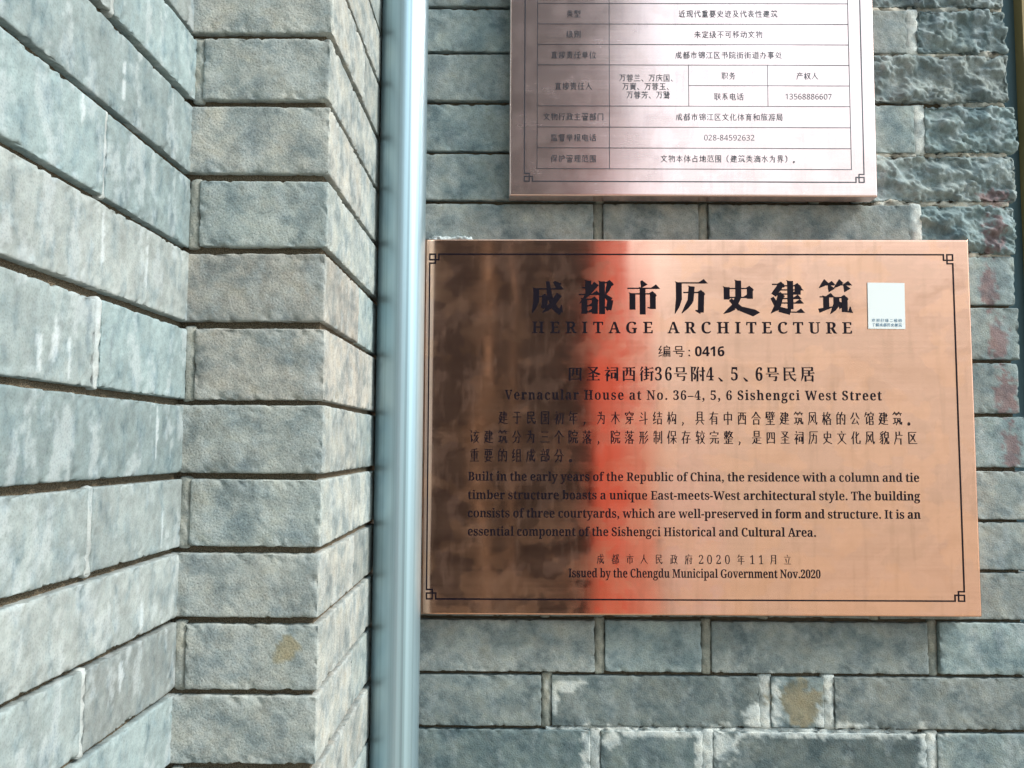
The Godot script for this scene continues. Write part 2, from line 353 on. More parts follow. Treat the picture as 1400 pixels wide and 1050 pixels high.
	"本": "8,28 92,28;50,4 50,97;48,30 8,76;52,30 94,76;30,74 70,74",
	"占": "50,4 50,46;52,24 86,24;20,48 20,96;20,48 80,48 80,96;20,88 80,88",
	"地": "4,34 40,34;22,6 22,80;3,84 42,74;44,40 90,26 88,66 76,62;66,6 66,74;54,18 54,90 94,92 96,74",
	"滴": "10,8 20,18;4,38 16,46;6,94 22,62;60,2 64,12;30,16 98,16;48,20 52,30;80,20 74,32;34,36 34,97;34,36 94,36 94,94 84,92;46,48 84,48;65,38 65,64;50,64 50,84;50,64 80,64 80,84 50,84",
	"水": "50,4 50,94 36,88;8,32 38,32 8,80;86,22 56,46;54,40 96,84",
	"界": "22,6 22,48;22,6 78,6 78,48;22,27 78,27;22,48 78,48;50,6 50,48;46,50 6,76;54,50 96,76;36,66 32,84 16,98;64,66 64,98",
	"欢": "6,18 40,18 30,60 4,92;10,36 42,84;60,4 46,44;54,22 94,22 84,40;72,36 64,70 40,97;74,60 97,96",
	"迎": "52,10 36,22 36,64 54,54;64,14 64,84;64,14 92,14 92,60 80,58;10,8 22,20;6,38 24,38 22,72 4,86;20,80 50,94 97,94",
	"扫": "@扌 0 0 44 100;52,16 90,16 90,84;56,48 88,48;50,80 90,80",
	"描": "@扌 0 0 40 100;42,18 98,18;58,4 58,32;82,4 82,32;48,44 48,96;48,44 92,44 92,96;48,68 92,68;70,44 70,92;48,92 92,92",
	"二": "18,22 82,22;5,84 95,84",
	"维": "@纟 0 0 40 100;58,3 40,46;48,30 48,97;72,4 78,16;50,24 97,24;50,46 94,46;50,68 94,68;48,92 99,92;72,24 72,92",
	"码": "4,12 42,12;22,12 4,56;14,46 14,86;14,46 38,46 38,80 14,80;50,12 84,12 80,44;56,12 52,46 94,46 88,94 74,90;44,68 80,68",
	"了": "16,12 80,12 52,40;52,40 52,92 36,86",
	"解": "24,2 6,30;20,14 44,14 34,30;12,30 12,70 4,95;12,30 46,30 46,94 36,92;12,50 46,50;12,68 46,68;28,30 28,90;54,10 94,10 92,40 80,38;72,10 68,30 52,46;62,50 54,66;58,60 96,60;50,78 98,78;76,48 76,98",
	"，": "14,82 26,88;26,88 12,106",
	"、": "8,74 30,96",
	"。": "12,88 20,80 30,84 32,92 24,98 14,96 12,88",
	"：": "44,28 56,34;44,74 56,80",
	"（": "86,4 66,30 66,70 86,98",
	"）": "14,4 34,30 34,70 14,98",
}

# the strokes of a character as an array of PackedVector2Array, inside the unit square with y down
func strokes_of(ch: String, box := Rect2(0, 0, 1, 1)) -> Array:
	var out := []
	for s in (STROKES[ch] as String).split(";"):
		if s.begins_with("@"):
			var f := s.split(" ")
			var lo := Vector2(float(f[1]), float(f[2])) / 100.0
			var hi := Vector2(float(f[3]), float(f[4])) / 100.0
			out.append_array(strokes_of(f[0].substr(1), Rect2(box.position + lo * box.size, (hi - lo) * box.size)))
		else:
			var line := PackedVector2Array()
			for p in s.split(" "):
				var xy := p.split(",")
				line.append(box.position + Vector2(float(xy[0]), float(xy[1])) / 100.0 * box.size)
			out.append(line)
	return out

var layer := 0
func flat(st: SurfaceTool, pts: PackedVector2Array) -> void:
	layer = (layer + 1) % 40
	var z := 0.00022 + layer * 0.000006
	st.set_normal(Vector3(0, 0, 1))
	var area := 0.0
	for i in pts.size():
		var a := pts[i]
		var b := pts[(i + 1) % pts.size()]
		area += a.x * b.y - b.x * a.y
	var q := pts.duplicate()
	if area > 0.0:
		q.reverse()
	for i in range(1, q.size() - 1):
		for p in [q[0], q[i], q[i + 1]]:
			st.add_vertex(Vector3(p.x, p.y, z))

# one straight piece of a stroke, half widths wa and wb at its ends
func bar(st: SurfaceTool, a: Vector2, b: Vector2, wa: float, wb: float, ea := 0.0, eb := 0.0) -> void:
	var d := (b - a).normalized()
	var n := Vector2(-d.y, d.x)
	a -= d * ea
	b += d * eb
	flat(st, PackedVector2Array([a + n * wa, b + n * wb, b - n * wb, a - n * wa]))

# draws a character: at = centre, size = width and height, thin and thick = half widths of level and upright strokes
func draw_char(st: SurfaceTool, ch: String, at: Vector2, size: Vector2, thin: float, thick: float, flared: bool) -> void:
	for line in strokes_of(ch):
		var pts := PackedVector2Array()
		for p in line:
			pts.append(at + Vector2(p.x - 0.5, 0.5 - p.y) * size)
		var last := pts.size() - 2
		for i in last + 1:
			var a := pts[i]
			var b := pts[i + 1]
			var d := b - a
			var level := absf(d.y) < 0.22 * absf(d.x)
			var w := thin if level else thick
			if level:
				bar(st, a, b, thin, thin, thin * 0.5, thin if i == last else thick * 0.9)
				if flared and i == last and d.x > 0.0 and d.length() > 0.2 * size.x:
					flat(st, PackedVector2Array([b + Vector2(-thick * 2.3, thin * 0.6), b + Vector2(-thick * 0.5, thick * 1.35), b + Vector2(thick * 0.9, -thin)]))
				elif flared and i < last and d.x > 0.0 and pts[i + 2].y < b.y:
					flat(st, PackedVector2Array([b + Vector2(-thick * 1.5, thin * 0.4), b + Vector2(-thick * 0.1, thick * 0.95), b + Vector2(thick * 1.35, -thick * 0.5), b + Vector2(thick * 0.9, -thick * 1.1)]))
			elif not flared:
				bar(st, a, b, w, w if i < last or absf(d.x) < 0.2 * absf(d.y) else w * 0.6, 0.0, thin * 0.6)
			elif d.y > 0.0:
				bar(st, a, b, w * 0.75, w * 0.15)        # upward flick
			elif absf(d.x) < 0.12 * absf(d.y):
				bar(st, a, b, w, w, thin if i == 0 else 0.0, thin)
				if i == 0:
					flat(st, PackedVector2Array([a + Vector2(-w, 0), a + Vector2(-w * 1.3, thin * 2.4), a + Vector2(w, -thin)]))
			elif d.x < 0.0:
				if i == last:
					var m := a.lerp(b, 0.5) + Vector2(size.x * 0.012, 0)
					bar(st, a, m, w, w * 0.75)
					bar(st, m, b, w * 0.75, w * 0.1)
				else:
					bar(st, a, b, w, w * 0.95, 0.0, w * 0.2)
			else:
				if d.length() < 0.26 * size.x and last == 0:
					bar(st, a, b, w * 0.35, w * 1.25, 0.0, w * 0.3)
				elif i == last:
					bar(st, a, b, w * (0.45 if last == 0 else 0.8), w * 1.2)
					var e := d.normalized()
					flat(st, PackedVector2Array([b + Vector2(-e.y, e.x) * w * 1.2, b + e * w * 1.5 + Vector2(w * 0.5, w * 0.6), b - Vector2(-e.y, e.x) * w * 1.2]))
				else:
					bar(st, a, b, w * (0.6 if i == 0 else 0.9), w * 0.95, 0.0, w * 0.2)

func sheet() -> SurfaceTool:
	var st := SurfaceTool.new()
	st.begin(Mesh.PRIMITIVE_TRIANGLES)
	return st

# a row of characters at even pitch from the centre of the first
func han_row(text: String, first: Vector2, pitch: float, size: Vector2, thin: float, thick: float, flared := false, st: SurfaceTool = null) -> SurfaceTool:
	if st == null:
		st = sheet()
	for i in text.length():
		if text[i] != " ":
			draw_char(st, text[i], first + Vector2(pitch * i, 0), size, thin, thick, flared)
	return st

# latin lettering between x0 and x1 on a baseline, capitals cap high; loose spreads the letters instead of stretching them
func latin(text: String, font: Font, x0: float, x1: float, base: float, cap: float, loose: float, st: SurfaceTool = null, at_z := 0.00018) -> SurfaceTool:
	if st == null:
		st = sheet()
	var fs := 96
	var probe := TextMesh.new()
	probe.font = font
	probe.font_size = fs
	probe.pixel_size = 0.01
	probe.depth = 0.0
	probe.text = "H"
	var unit: float = cap / probe.get_aabb().size.y
	var advance := []
	var total := 0.0
	for ch in text:
		var w: float = font.get_string_size(ch, HORIZONTAL_ALIGNMENT_LEFT, -1, fs).x * 0.01 * unit
		advance.append(w)
		total += w
	var natural := total
	var room := x1 - x0
	var sx := lerpf(room / natural, 1.0, loose)
	if loose < 0.0:
		sx = -loose
	var gap := (room - natural * sx) / maxf(1.0, text.length() - 1)
	var x := x0
	for i in text.length():
		if text[i] != " ":
			var t := TextMesh.new()
			t.font = font
			t.font_size = fs
			t.pixel_size = 0.01
			t.depth = 0.03
			t.curve_step = 1.2
			t.horizontal_alignment = HORIZONTAL_ALIGNMENT_LEFT
			t.vertical_alignment = VERTICAL_ALIGNMENT_BOTTOM
			t.text = text[i]
			var drop: float = font.get_descent(fs) * 0.01
			st.append_from(t, 0, Transform3D(Basis.from_scale(Vector3(unit * sx, unit, unit)), Vector3(x, base - drop * unit, at_z)))
		x += advance[i] * sx + gap
	return st
func joined_with(a: SurfaceTool, b: SurfaceTool) -> SurfaceTool:
	var st := SurfaceTool.new()
	a.index()
	st.append_from(a.commit(), 0, Transform3D.IDENTITY)
	st.append_from(b.commit(), 0, Transform3D.IDENTITY)
	return st

# ---------------------------------------------------------------- plaques
# a folded metal panel: bevelled front with a very slight bow, turned edges; uv runs over the whole front
func panel_mesh(w: float, h: float, thick: float, seed_: int) -> ArrayMesh:
	var st := sheet()
	st.set_smooth_group(0)
	var warp := noise(seed_, 2)
	var bev := 0.0016
	var xs := lines_of(w * 0.5, bev, 0.024)
	var ys := lines_of(h * 0.5, bev, 0.024)
	for extra in [0.0006, 0.0014]:
		for sgn in [-1.0, 1.0]:
			xs.append(sgn * (w * 0.5 - bev - extra))
			ys.append(sgn * (h * 0.5 - bev - extra))
	xs.sort()
	ys.sort()
	var pos := func(x: float, y: float) -> Vector3:
		var ex := maxf(0.0, absf(x) - (w * 0.5 - bev)) / bev
		var ey := maxf(0.0, absf(y) - (h * 0.5 - bev)) / bev
		var fall := bev * (1.0 - sqrt(maxf(0.0, 1.0 - minf(1.0, ex * ex + ey * ey))))
		return Vector3(x, y, -fall + 0.00022 * warp.get_noise_2d(x * 7.0, y * 4.0) * (1.0 - maxf(ex, ey)))
	for i in xs.size():
		for j in ys.size():
			st.set_uv(Vector2(xs[i] / w + 0.5, 0.5 - ys[j] / h))
			st.add_vertex(pos.call(xs[i], ys[j]))
	var n := ys.size()
	for i in xs.size() - 1:
		for j in n - 1:
			var a := i * n + j
			for k in [a, a + 1, a + n, a + 1, a + n + 1, a + n]:
				st.add_index(k)
	var ring := [Vector3(-w, -h, 0) * 0.5, Vector3(w, -h, 0) * 0.5, Vector3(w, h, 0) * 0.5, Vector3(-w, h, 0) * 0.5]
	var first := xs.size() * n
	for i in 4:
		st.set_smooth_group(i + 1)
		var a: Vector3 = ring[i]
		var b: Vector3 = ring[(i + 1) % 4]
		for p in [a + Vector3(0, 0, -bev), b + Vector3(0, 0, -bev), b + Vector3(0, 0, -thick), a + Vector3(0, 0, -thick)]:
			st.set_uv(Vector2(p.x / w + 0.5, 0.5 - p.y / h))
			st.add_vertex(p)
		for k in [0, 1, 2, 0, 2, 3]:
			st.add_index(first + k)
		first += 4
	st.generate_normals()
	return st.commit()

# brushed copper: grain drawn out along x, cloudy tarnish, water marks and finger marks
func copper(called: String, seed_: int, base: Color, tarnish: Color, warm: Color, much: float, rough: float, aniso: float, body := 1.0) -> StandardMaterial3D:
	var w := 640
	var h := 448
	var img := Image.create(w, h, false, Image.FORMAT_RGB8)
	var rim := Image.create(w, h, false, Image.FORMAT_RGB8)
	var dust := Image.create(w, h, false, Image.FORMAT_RGB8)
	var n1 := noise(seed_, 5)
	var n2 := noise(seed_ + 1, 4)
	var n3 := noise(seed_ + 2, 3)
	var row := PackedFloat32Array()
	var r := RandomNumberGenerator.new()
	r.seed = seed_
	for y in h:
		row.append(r.randf_range(-1, 1))
	for y in h:
		for x in w:
			var u := float(x) / w * 1.46
			var v := float(y) / h
			var cloud := n1.get_noise_2d(u * 4.0 + 0.6 * n2.get_noise_2d(u * 3.0, v * 5.0), v * 5.5)
			var hair := row[y] * 0.25 + 0.5 * n3.get_noise_2d(u * 1.6, v * 110.0)
			var spot := smoothstep(0.10, 0.42, n2.get_noise_2d(u * 5.0 + 9.0, v * 6.0) + 0.3 * n1.get_noise_2d(u * 16.0, v * 16.0) + 0.22 * smoothstep(0.5, 0.9, v + 0.25 * n3.get_noise_2d(u * 3.0, v * 3.0)))
			var run := smoothstep(0.25, 0.6, n3.get_noise_2d(u * 26.0, v * 2.2 + 4.0))
			var c := base * (1.0 + 0.06 * hair + 0.06 * cloud)
			c = c.lerp(tarnish, clampf(much * (smoothstep(0.0, 0.6, cloud) * 0.46 + 0.26 * run), 0.0, 1.0))
			c = c.lerp(warm, spot * 0.40 * much)
			c.a = 1.0
			img.set_pixel(x, y, c.linear_to_srgb())
			var wisp := smoothstep(0.05, 0.55, n1.get_noise_2d(u * 7.0 + v * 3.0 + 3.0, v * 7.0) + 0.35 * n2.get_noise_2d(u * 40.0, v * 9.0)) + 0.5 * smoothstep(0.35, 0.6, n3.get_noise_2d(u * 34.0 + 8.0, v * 3.5))
			dust.set_pixel(x, y, grey(clampf(body - 0.042 * wisp, 0.3, 1.0)))
			rim.set_pixel(x, y, grey(clampf(rough + 0.02 * hair + 0.08 * cloud * much + 0.08 * spot * much, 0.08, 0.7)))
	var m := mat(called, Color.WHITE, 1.0, 1.0)
	m.albedo_texture = ImageTexture.create_from_image(img)
	m.roughness_texture = ImageTexture.create_from_image(rim)
	m.roughness_texture_channel = BaseMaterial3D.TEXTURE_CHANNEL_RED
	m.metallic_texture = ImageTexture.create_from_image(dust)
	m.metallic_texture_channel = BaseMaterial3D.TEXTURE_CHANNEL_RED
	m.anisotropy_enabled = true
	m.anisotropy = aniso
	m.metallic_specular = 0.5
	return m

# the etched border: straight runs with a fret knot at each corner; half = half size of the frame
func border_mesh(half: Vector2, knot: float, wide: float, open_top: bool) -> ArrayMesh:
	var st := sheet()
	var k := knot
	var q := knot * 0.62
	var pieces := []
	for c in [Vector2(-1, -1), Vector2(1, -1), Vector2(1, 1), Vector2(-1, 1)]:
		if open_top and c.y > 0:
			continue
		var path := [Vector2(0, k), Vector2(q, k), Vector2(q, 0), Vector2(0, 0), Vector2(0, q), Vector2(k, q), Vector2(k, 0)]
		for i in path.size() - 1:
			var a: Vector2 = (half - path[i]) * c
			var b: Vector2 = (half - path[i + 1]) * c
			pieces.append([a, b])
	pieces.append([Vector2(-half.x + k, -half.y), Vector2(half.x - k, -half.y)])
	if not open_top:
		pieces.append([Vector2(-half.x + k, half.y), Vector2(half.x - k, half.y)])
	for s in [-1.0, 1.0]:
		pieces.append([Vector2(s * half.x, -half.y + k), Vector2(s * half.x, half.y - (0.0 if open_top else k))])
	for p in pieces:
		bar(st, p[0], p[1], wide, wide, wide, wide)
	return st.commit()

func lower_plaque(serif: Font, sans: Font) -> void:
	var o := thing("heritage_plaque", "large landscape copper plaque with bold seven-character heading, its left half mirroring darkness", "plaque", Vector3(0.192, EYE + 0.0223, PLATE_Z))
	o.rotation_degrees.z = 0.17
	part("panel", panel_mesh(0.5885, 0.4015, 0.019, 31), M.copper_low, o)
	var at := Vector2(0.192, 0.0223)
	part("border", border_mesh(Vector2(0.2825, 0.1842), 0.0098, 0.00075, false), M.etch, o, Vector3(-0.0062, -0.0002, 0))
	var put := func(called: String, st: SurfaceTool) -> void:
		part(called, st.commit(), M.etch, o)
	put.call("heading", han_row("成都市历史建筑", Vector2(0.0305, 0.1594) - at, 0.05155, Vector2(0.0366, 0.0376), 0.0007, 0.0032, true))
	put.call("heading_translation", latin("HERITAGE ARCHITECTURE", serif, 0.0137 - at.x, 0.3585 - at.x, 0.1203 - at.y, 0.0124, 1.0))
	var st := han_row("编号", Vector2(0.1565, 0.1009) - at, 0.0154, Vector2(0.0132, 0.0130), 0.00045, 0.00055)
	draw_char(st, "：", Vector2(0.1830, 0.0995) - at, Vector2(0.009, 0.0115), 0.0007, 0.0009, false)
	put.call("plaque_number", joined_with(st, latin("0416", sans, 0.1889 - at.x, 0.2212 - at.x, 0.0957 - at.y, 0.0105, 0.3)))
	st = sheet()
	var cells := [["四", 60.6], ["圣", 79.8], ["祠", 99.4], ["西", 118.2], ["街", 137.0], ["号", 173.4], ["附", 192.2], ["、", 220.5], ["、", 247.3], ["号", 271.6], ["民", 290.0], ["居", 309.1]]
	for c in cells:
		draw_char(st, c[0], Vector2(c[1] * 0.001, 0.0766) - at, Vector2(0.0152, 0.0164), 0.00042, 0.00098, true)
	var digits := sheet()
	for c in [["3", 149.9], ["6", 160.5], ["4", 205.1], ["5", 231.3], ["6", 257.5]]:
		latin(c[0], serif, c[1] * 0.001 - 0.0042 - at.x, c[1] * 0.001 + 0.0042 - at.x, 0.0695 - at.y, 0.0143, 0.0, digits)
	put.call("address", joined_with(st, digits))
	put.call("address_translation", latin("Vernacular House at No. 36–4, 5, 6 Sishengci West Street", serif, -0.0150 - at.x, 0.3880 - at.x, 0.0486 - at.y, 0.0102, -0.86))
	var size := Vector2(0.0100, 0.0146)
	put.call("description_line", han_row("建于民国初年，为木穿斗结构，具有中西合璧建筑风格的公馆建筑。", Vector2(-0.0167, 0.0293) - at, 0.01501, size, 0.00040, 0.00060))
	put.call("description_line", han_row("该建筑分为三个院落，院落形制保存较完整，是四圣祠历史文化风貌片区", Vector2(-0.0471, 0.0088) - at, 0.01504, size, 0.00040, 0.00060))
	put.call("description_line", han_row("重要的组成部分。", Vector2(-0.0471, -0.0109) - at, 0.01504, size, 0.00040, 0.00060))
	var rows := [["Built in the early years of the Republic of China, the residence with a column and tie", 425.2, -37.9], ["timber structure boasts a unique East-meets-West architectural style. The building", 425.4, -57.4], ["consists of three courtyards, which are well-preserved in form and structure. It is an", 425.4, -76.6], ["essential component of the Sishengci Historical and Cultural Area.", 315.0, -95.8]]
	for r in rows:
		put.call("description_translation_line", latin(r[0], serif, -0.0540 - at.x, r[1] * 0.001 - at.x, r[2] * 0.001 - at.y, 0.0091, 0.05))
	st = sheet()
	for c in [["成", 86.9], ["都", 102.4], ["市", 117.9], ["人", 132.8], ["民", 148.3], ["政", 164.1], ["府", 179.9], ["年", 234.9], ["月", 269.2], ["立", 283.8]]:
		draw_char(st, c[0], Vector2(c[1] * 0.001, -0.1198) - at, Vector2(0.0078, 0.0108), 0.00026, 0.00042, false)
	var slim: Font = M.serif_thin
	digits = sheet()
	for c in [["2", 193.0], ["0", 201.9], ["2", 211.4], ["0", 220.7], ["1", 246.9], ["1", 256.1]]:
		latin(c[0], slim, c[1] * 0.001 - 0.0030 - at.x, c[1] * 0.001 + 0.0030 - at.x, -0.1245 - at.y, 0.0092, 0.0, digits)
	put.call("issuer", joined_with(st, digits))
	put.call("issuer_translation", latin("Issued by the Chengdu Municipal Government Nov.2020", serif, 0.0528 - at.x, 0.3186 - at.x, -0.1390 - at.y, 0.0089, 0.05))
	# white paper label stuck on the plaque; its square code is left out
	var l := thing("paper_label", "small white paper label stuck beside the heading of the lower plaque", "label", Vector3(0.3946, EYE + 0.1509, PLATE_Z + 0.0009))
	l.rotation_degrees.z = -0.4
	var pm := BoxMesh.new()
	pm.size = Vector3(0.0396, 0.0500, 0.0012)
	part("paper", pm, M.paper, l)
	st = han_row("欢迎扫描二维码", Vector2(-0.0142, -0.0157), 0.00475, Vector2(0.0037, 0.0037), 0.00016, 0.0002)
	han_row("了解成都历史建筑", Vector2(-0.0142, -0.0207), 0.00406, Vector2(0.0036, 0.0037), 0.00016, 0.0002, false, st)
	part("caption", st.commit(), M.label_ink, l, Vector3(0, 0, 0.0005))

func upper_plaque(sans: Font) -> void:
	var x0 := -0.0117
	var x1 := 0.3891
	var y0 := 0.2708
	var y1 := 0.5710
	var at := Vector2((x0 + x1) * 0.5, (y0 + y1) * 0.5)
	var o := thing("record_plaque", "pale pinkish metal plaque with a ruled table, glaring white on its upper right", "plaque", Vector3(at.x, EYE + at.y, PLATE_Z))
	part("panel", panel_mesh(x1 - x0, y1 - y0, 0.021, 57), M.copper_up, o)
	part("border", border_mesh(Vector2(0.1849, (0.5545 - 0.2866) * 0.5), 0.0088, 0.0006, false), M.etch_bare, o, Vector3(0.18975 - at.x, (0.5545 + 0.2866) * 0.5 - at.y, 0))
	var st := sheet()
	var tx := [18.7, 97.8, 184.9, 271.6, 361.2]
	var ty := [535.0, 511.4, 487.8, 464.2, 440.9, 417.6, 394.4, 371.1, 347.4, 324.0, 300.7]
	var rule := func(a: Vector2, b: Vector2) -> void:
		bar(st, a * 0.001 - at, b * 0.001 - at, 0.00033, 0.00033, 0.00033, 0.00033)
	for i in ty.size():
		rule.call(Vector2(tx[2] if i == 6 else tx[0], ty[i]), Vector2(tx[4], ty[i]))
	for i in [0, 1, 4]:
		rule.call(Vector2(tx[i], ty[0]), Vector2(tx[i], ty[-1]))
	for i in [2, 3]:
		rule.call(Vector2(tx[i], ty[5]), Vector2(tx[i], ty[7]))
	part("table_lines", st.commit(), M.etch_bare, o)
	var row := func(called: String, text: String, x: float, y: float, pitch: float) -> void:
		part(called, han_row(text, Vector2((x - pitch * (text.length() - 1) * 0.5) * 0.001, y * 0.001) - at, pitch * 0.001, Vector2(0.0074, 0.0084), 0.0003, 0.0004).commit(), M.etch_bare, o)
	for r in [["类型", 476.0], ["级别", 452.5], ["直接责任单位", 428.8], ["直接责任人", 393.4], ["文物行政主管部门", 359.0], ["监督举报电话", 335.5], ["保护管理范围", 312.0]]:
		row.call("row_title", r[0], 58.4, r[1], 8.45)
	for r in [["近现代重要史迹及代表性建筑", 476.1], ["未定级不可移动文物", 452.5], ["成都市锦江区书院街街道办事处", 429.0], ["成都市锦江区文化体育和旅游局", 359.0], ["文物本体占地范围（建筑类滴水为界）。", 312.3]]:
		row.call("row_entry", r[0], 229.0, r[1], 8.45)
	row.call("row_entry", "万蓉兰、万庆国、", 140.5, 403.0, 8.1)
	row.call("row_entry", "万寅、万蓉玉、", 140.0, 393.3, 8.1)
	row.call("row_entry", "万蓉芳、万鹭", 140.5, 383.8, 8.1)
	row.call("row_entry", "职务", 228.7, 405.5, 8.3)
	row.call("row_entry", "产权人", 315.2, 405.5, 8.3)
	row.call("row_entry", "联系电话", 228.7, 382.0, 8.3)
	part("row_entry", latin("13568886607", sans, 0.2902 - at.x, 0.3418 - at.x, 0.3792 - at.y, 0.0062, 0.2).commit(), M.etch_bare, o)
	part("row_entry", latin("028-84592632", sans, 0.2008 - at.x, 0.2567 - at.x, 0.3328 - at.y, 0.0062, 0.2).commit(), M.etch_bare, o)

# ---------------------------------------------------------------- walls
const FRONT := [5, 1, 0, 2, 3]
const SIDE := [1, 2, 3, 4, 5]

func tone_of(light: float, warm: float) -> Color:
	var l := light * rng.randf_range(0.84, 1.16)
	var w := warm + rng.randf_range(-0.06, 0.06)
	return Color(l * (1.0 + w), l * 1.05, l * (1.0 - w * 0.4))

func plaque_wall() -> void:
	var o := thing("brick_wall", "weathered grey brick wall carrying the two copper plaques", "wall")
	block(o, "mortar_core", Vector3(-0.60, 0.0, -1.20), Vector3(0.545, 3.3, WALL_Z - 0.007), M.mortar)
	# bed joints, from the top, relative to eye height
	var yb := [0.8395, 0.782, 0.725, 0.6675, 0.6105, 0.553, 0.496, 0.4425, 0.385, 0.327, 0.271, 0.2125, 0.155, 0.0945, 0.0355, -0.0241, -0.0799, -0.1343, -0.187, -0.2455, -0.303, -0.360, -0.417, -0.474, -0.531, -0.588]
	var seen := {6: [0.195, 0.4434], 7: [0.09, 0.33], 8: [0.205, 0.4492], 9: [0.09, 0.33], 10: [0.0879, 0.2054, 0.4419], 18: [0.0888, 0.2036, 0.4475], 19: [0.0315, 0.2664, 0.3343], 20: [0.0839, 0.204, 0.4427]}
	for i in yb.size() - 1:
		var joints: Array = seen.get(i, [0.088, 0.204, 0.443] if i % 2 == 0 else [0.03, 0.266, 0.385])
		var ends := [-0.150] + joints + [0.552 + rng.randf_range(-0.004, 0.006)]
		var in_view: bool = i >= 4 and i <= 22
		for j in ends.size() - 1:
			var gap := 0.0055
			var x0: float = ends[j] + (gap if j > 0 else 0.0)
			var x1: float = ends[j + 1] - (gap if j < ends.size() - 2 else 0.0)
			var top: float = yb[i] - rng.randf_range(0.0014, 0.0024)
			var bottom: float = yb[i + 1] + rng.randf_range(0.0014, 0.0024)
			var rough_zone: bool = x1 > 0.5 and i <= 10
			var prop := {"tone": tone_of(0.305, -0.04), "blotch": 0.40, "pale": 0.22}
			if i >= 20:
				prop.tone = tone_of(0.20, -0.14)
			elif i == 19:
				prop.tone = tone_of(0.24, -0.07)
			if rough_zone:
				prop = {"tone": tone_of(0.30, -0.11), "blotch": 0.55, "pale": 0.45, "spall": 0.0075, "chip": 0.003, "round": 0.003}
			elif x0 > 0.4:
				prop.tone = tone_of(0.31, -0.08)
				prop.pale = 0.4
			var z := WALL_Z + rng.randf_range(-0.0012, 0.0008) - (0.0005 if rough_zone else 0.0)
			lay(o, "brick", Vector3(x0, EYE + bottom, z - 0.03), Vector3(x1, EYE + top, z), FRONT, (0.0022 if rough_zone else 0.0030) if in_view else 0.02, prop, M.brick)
			if j < ends.size() - 2 and in_view:
				var white: bool = i >= 19 and ends[j + 1] > 0.05 or i <= 10 and ends[j + 1] > 0.4
				var wide := 0.0062 if not white else 0.0078
				var mx: float = ends[j + 1]
				lay(o, "mortar_joint", Vector3(mx - wide, EYE + yb[i + 1] - 0.001, z - 0.03), Vector3(mx + wide, EYE + yb[i] + 0.001, z - (0.0022 if not white else 0.0008)), FRONT, 0.004,
					{"tone": Color(0.62, 0.63, 0.60) if white else Color(0.33, 0.32, 0.27), "blotch": 0.15, "pale": 0.1, "amp": 0.0007, "round": 0.004, "turn": 0.01}, M.brick)
		# pale lime mortar left flush in the bed joints of the broken right end
		if i >= 6 and i <= 11:
			lay(o, "mortar_joint", Vector3(0.395 if i != 8 else 0.475, EYE + yb[i] - 0.0042, WALL_Z - 0.03), Vector3(0.548, EYE + yb[i] + 0.0046, WALL_Z - 0.003), FRONT, 0.0042,
				{"tone": Color(0.55, 0.50, 0.42), "blotch": 0.3, "pale": 0.5, "amp": 0.0016, "chip": 0.004, "round": 0.003, "turn": 0.006}, M.brick)
		elif i == 20:
			lay(o, "mortar_joint", Vector3(0.03, EYE + yb[i] - 0.0045, WALL_Z - 0.03), Vector3(0.430, EYE + yb[i] + 0.0022, WALL_Z - 0.0022), FRONT, 0.0042,
				{"tone": Color(0.62, 0.64, 0.62), "blotch": 0.2, "pale": 0.5, "amp": 0.0011, "chip": 0.003, "round": 0.002, "turn": 0.001}, M.brick)
	# lump of white filler squeezed out over the lower plaque's corner
	lay(o, "mortar_lump", Vector3(-0.101, EYE + 0.2170, WALL_Z - 0.01), Vector3(-0.052, EYE + 0.2278, WALL_Z + 0.017), [5, 3, 1, 0], 0.002, {"tone": Color(0.52, 0.57, 0.58), "blotch": 0.0, "pale": 0.0, "amp": 0.0022, "spall": 0.002, "chip": 0.006, "round": 0.006}, M.brick)

# bed joints shared by the side wall and the pier, relative to eye height
func side_beds() -> Array:
	var y := [0.3149, 0.261, 0.2034, 0.1464, 0.0887, 0.0304, -0.0251, -0.0797, -0.131, -0.1828]
	for i in 6:
		y.push_front(y[0] + 0.0562)
		y.push_back(y[-1] - 0.0540)
	return y

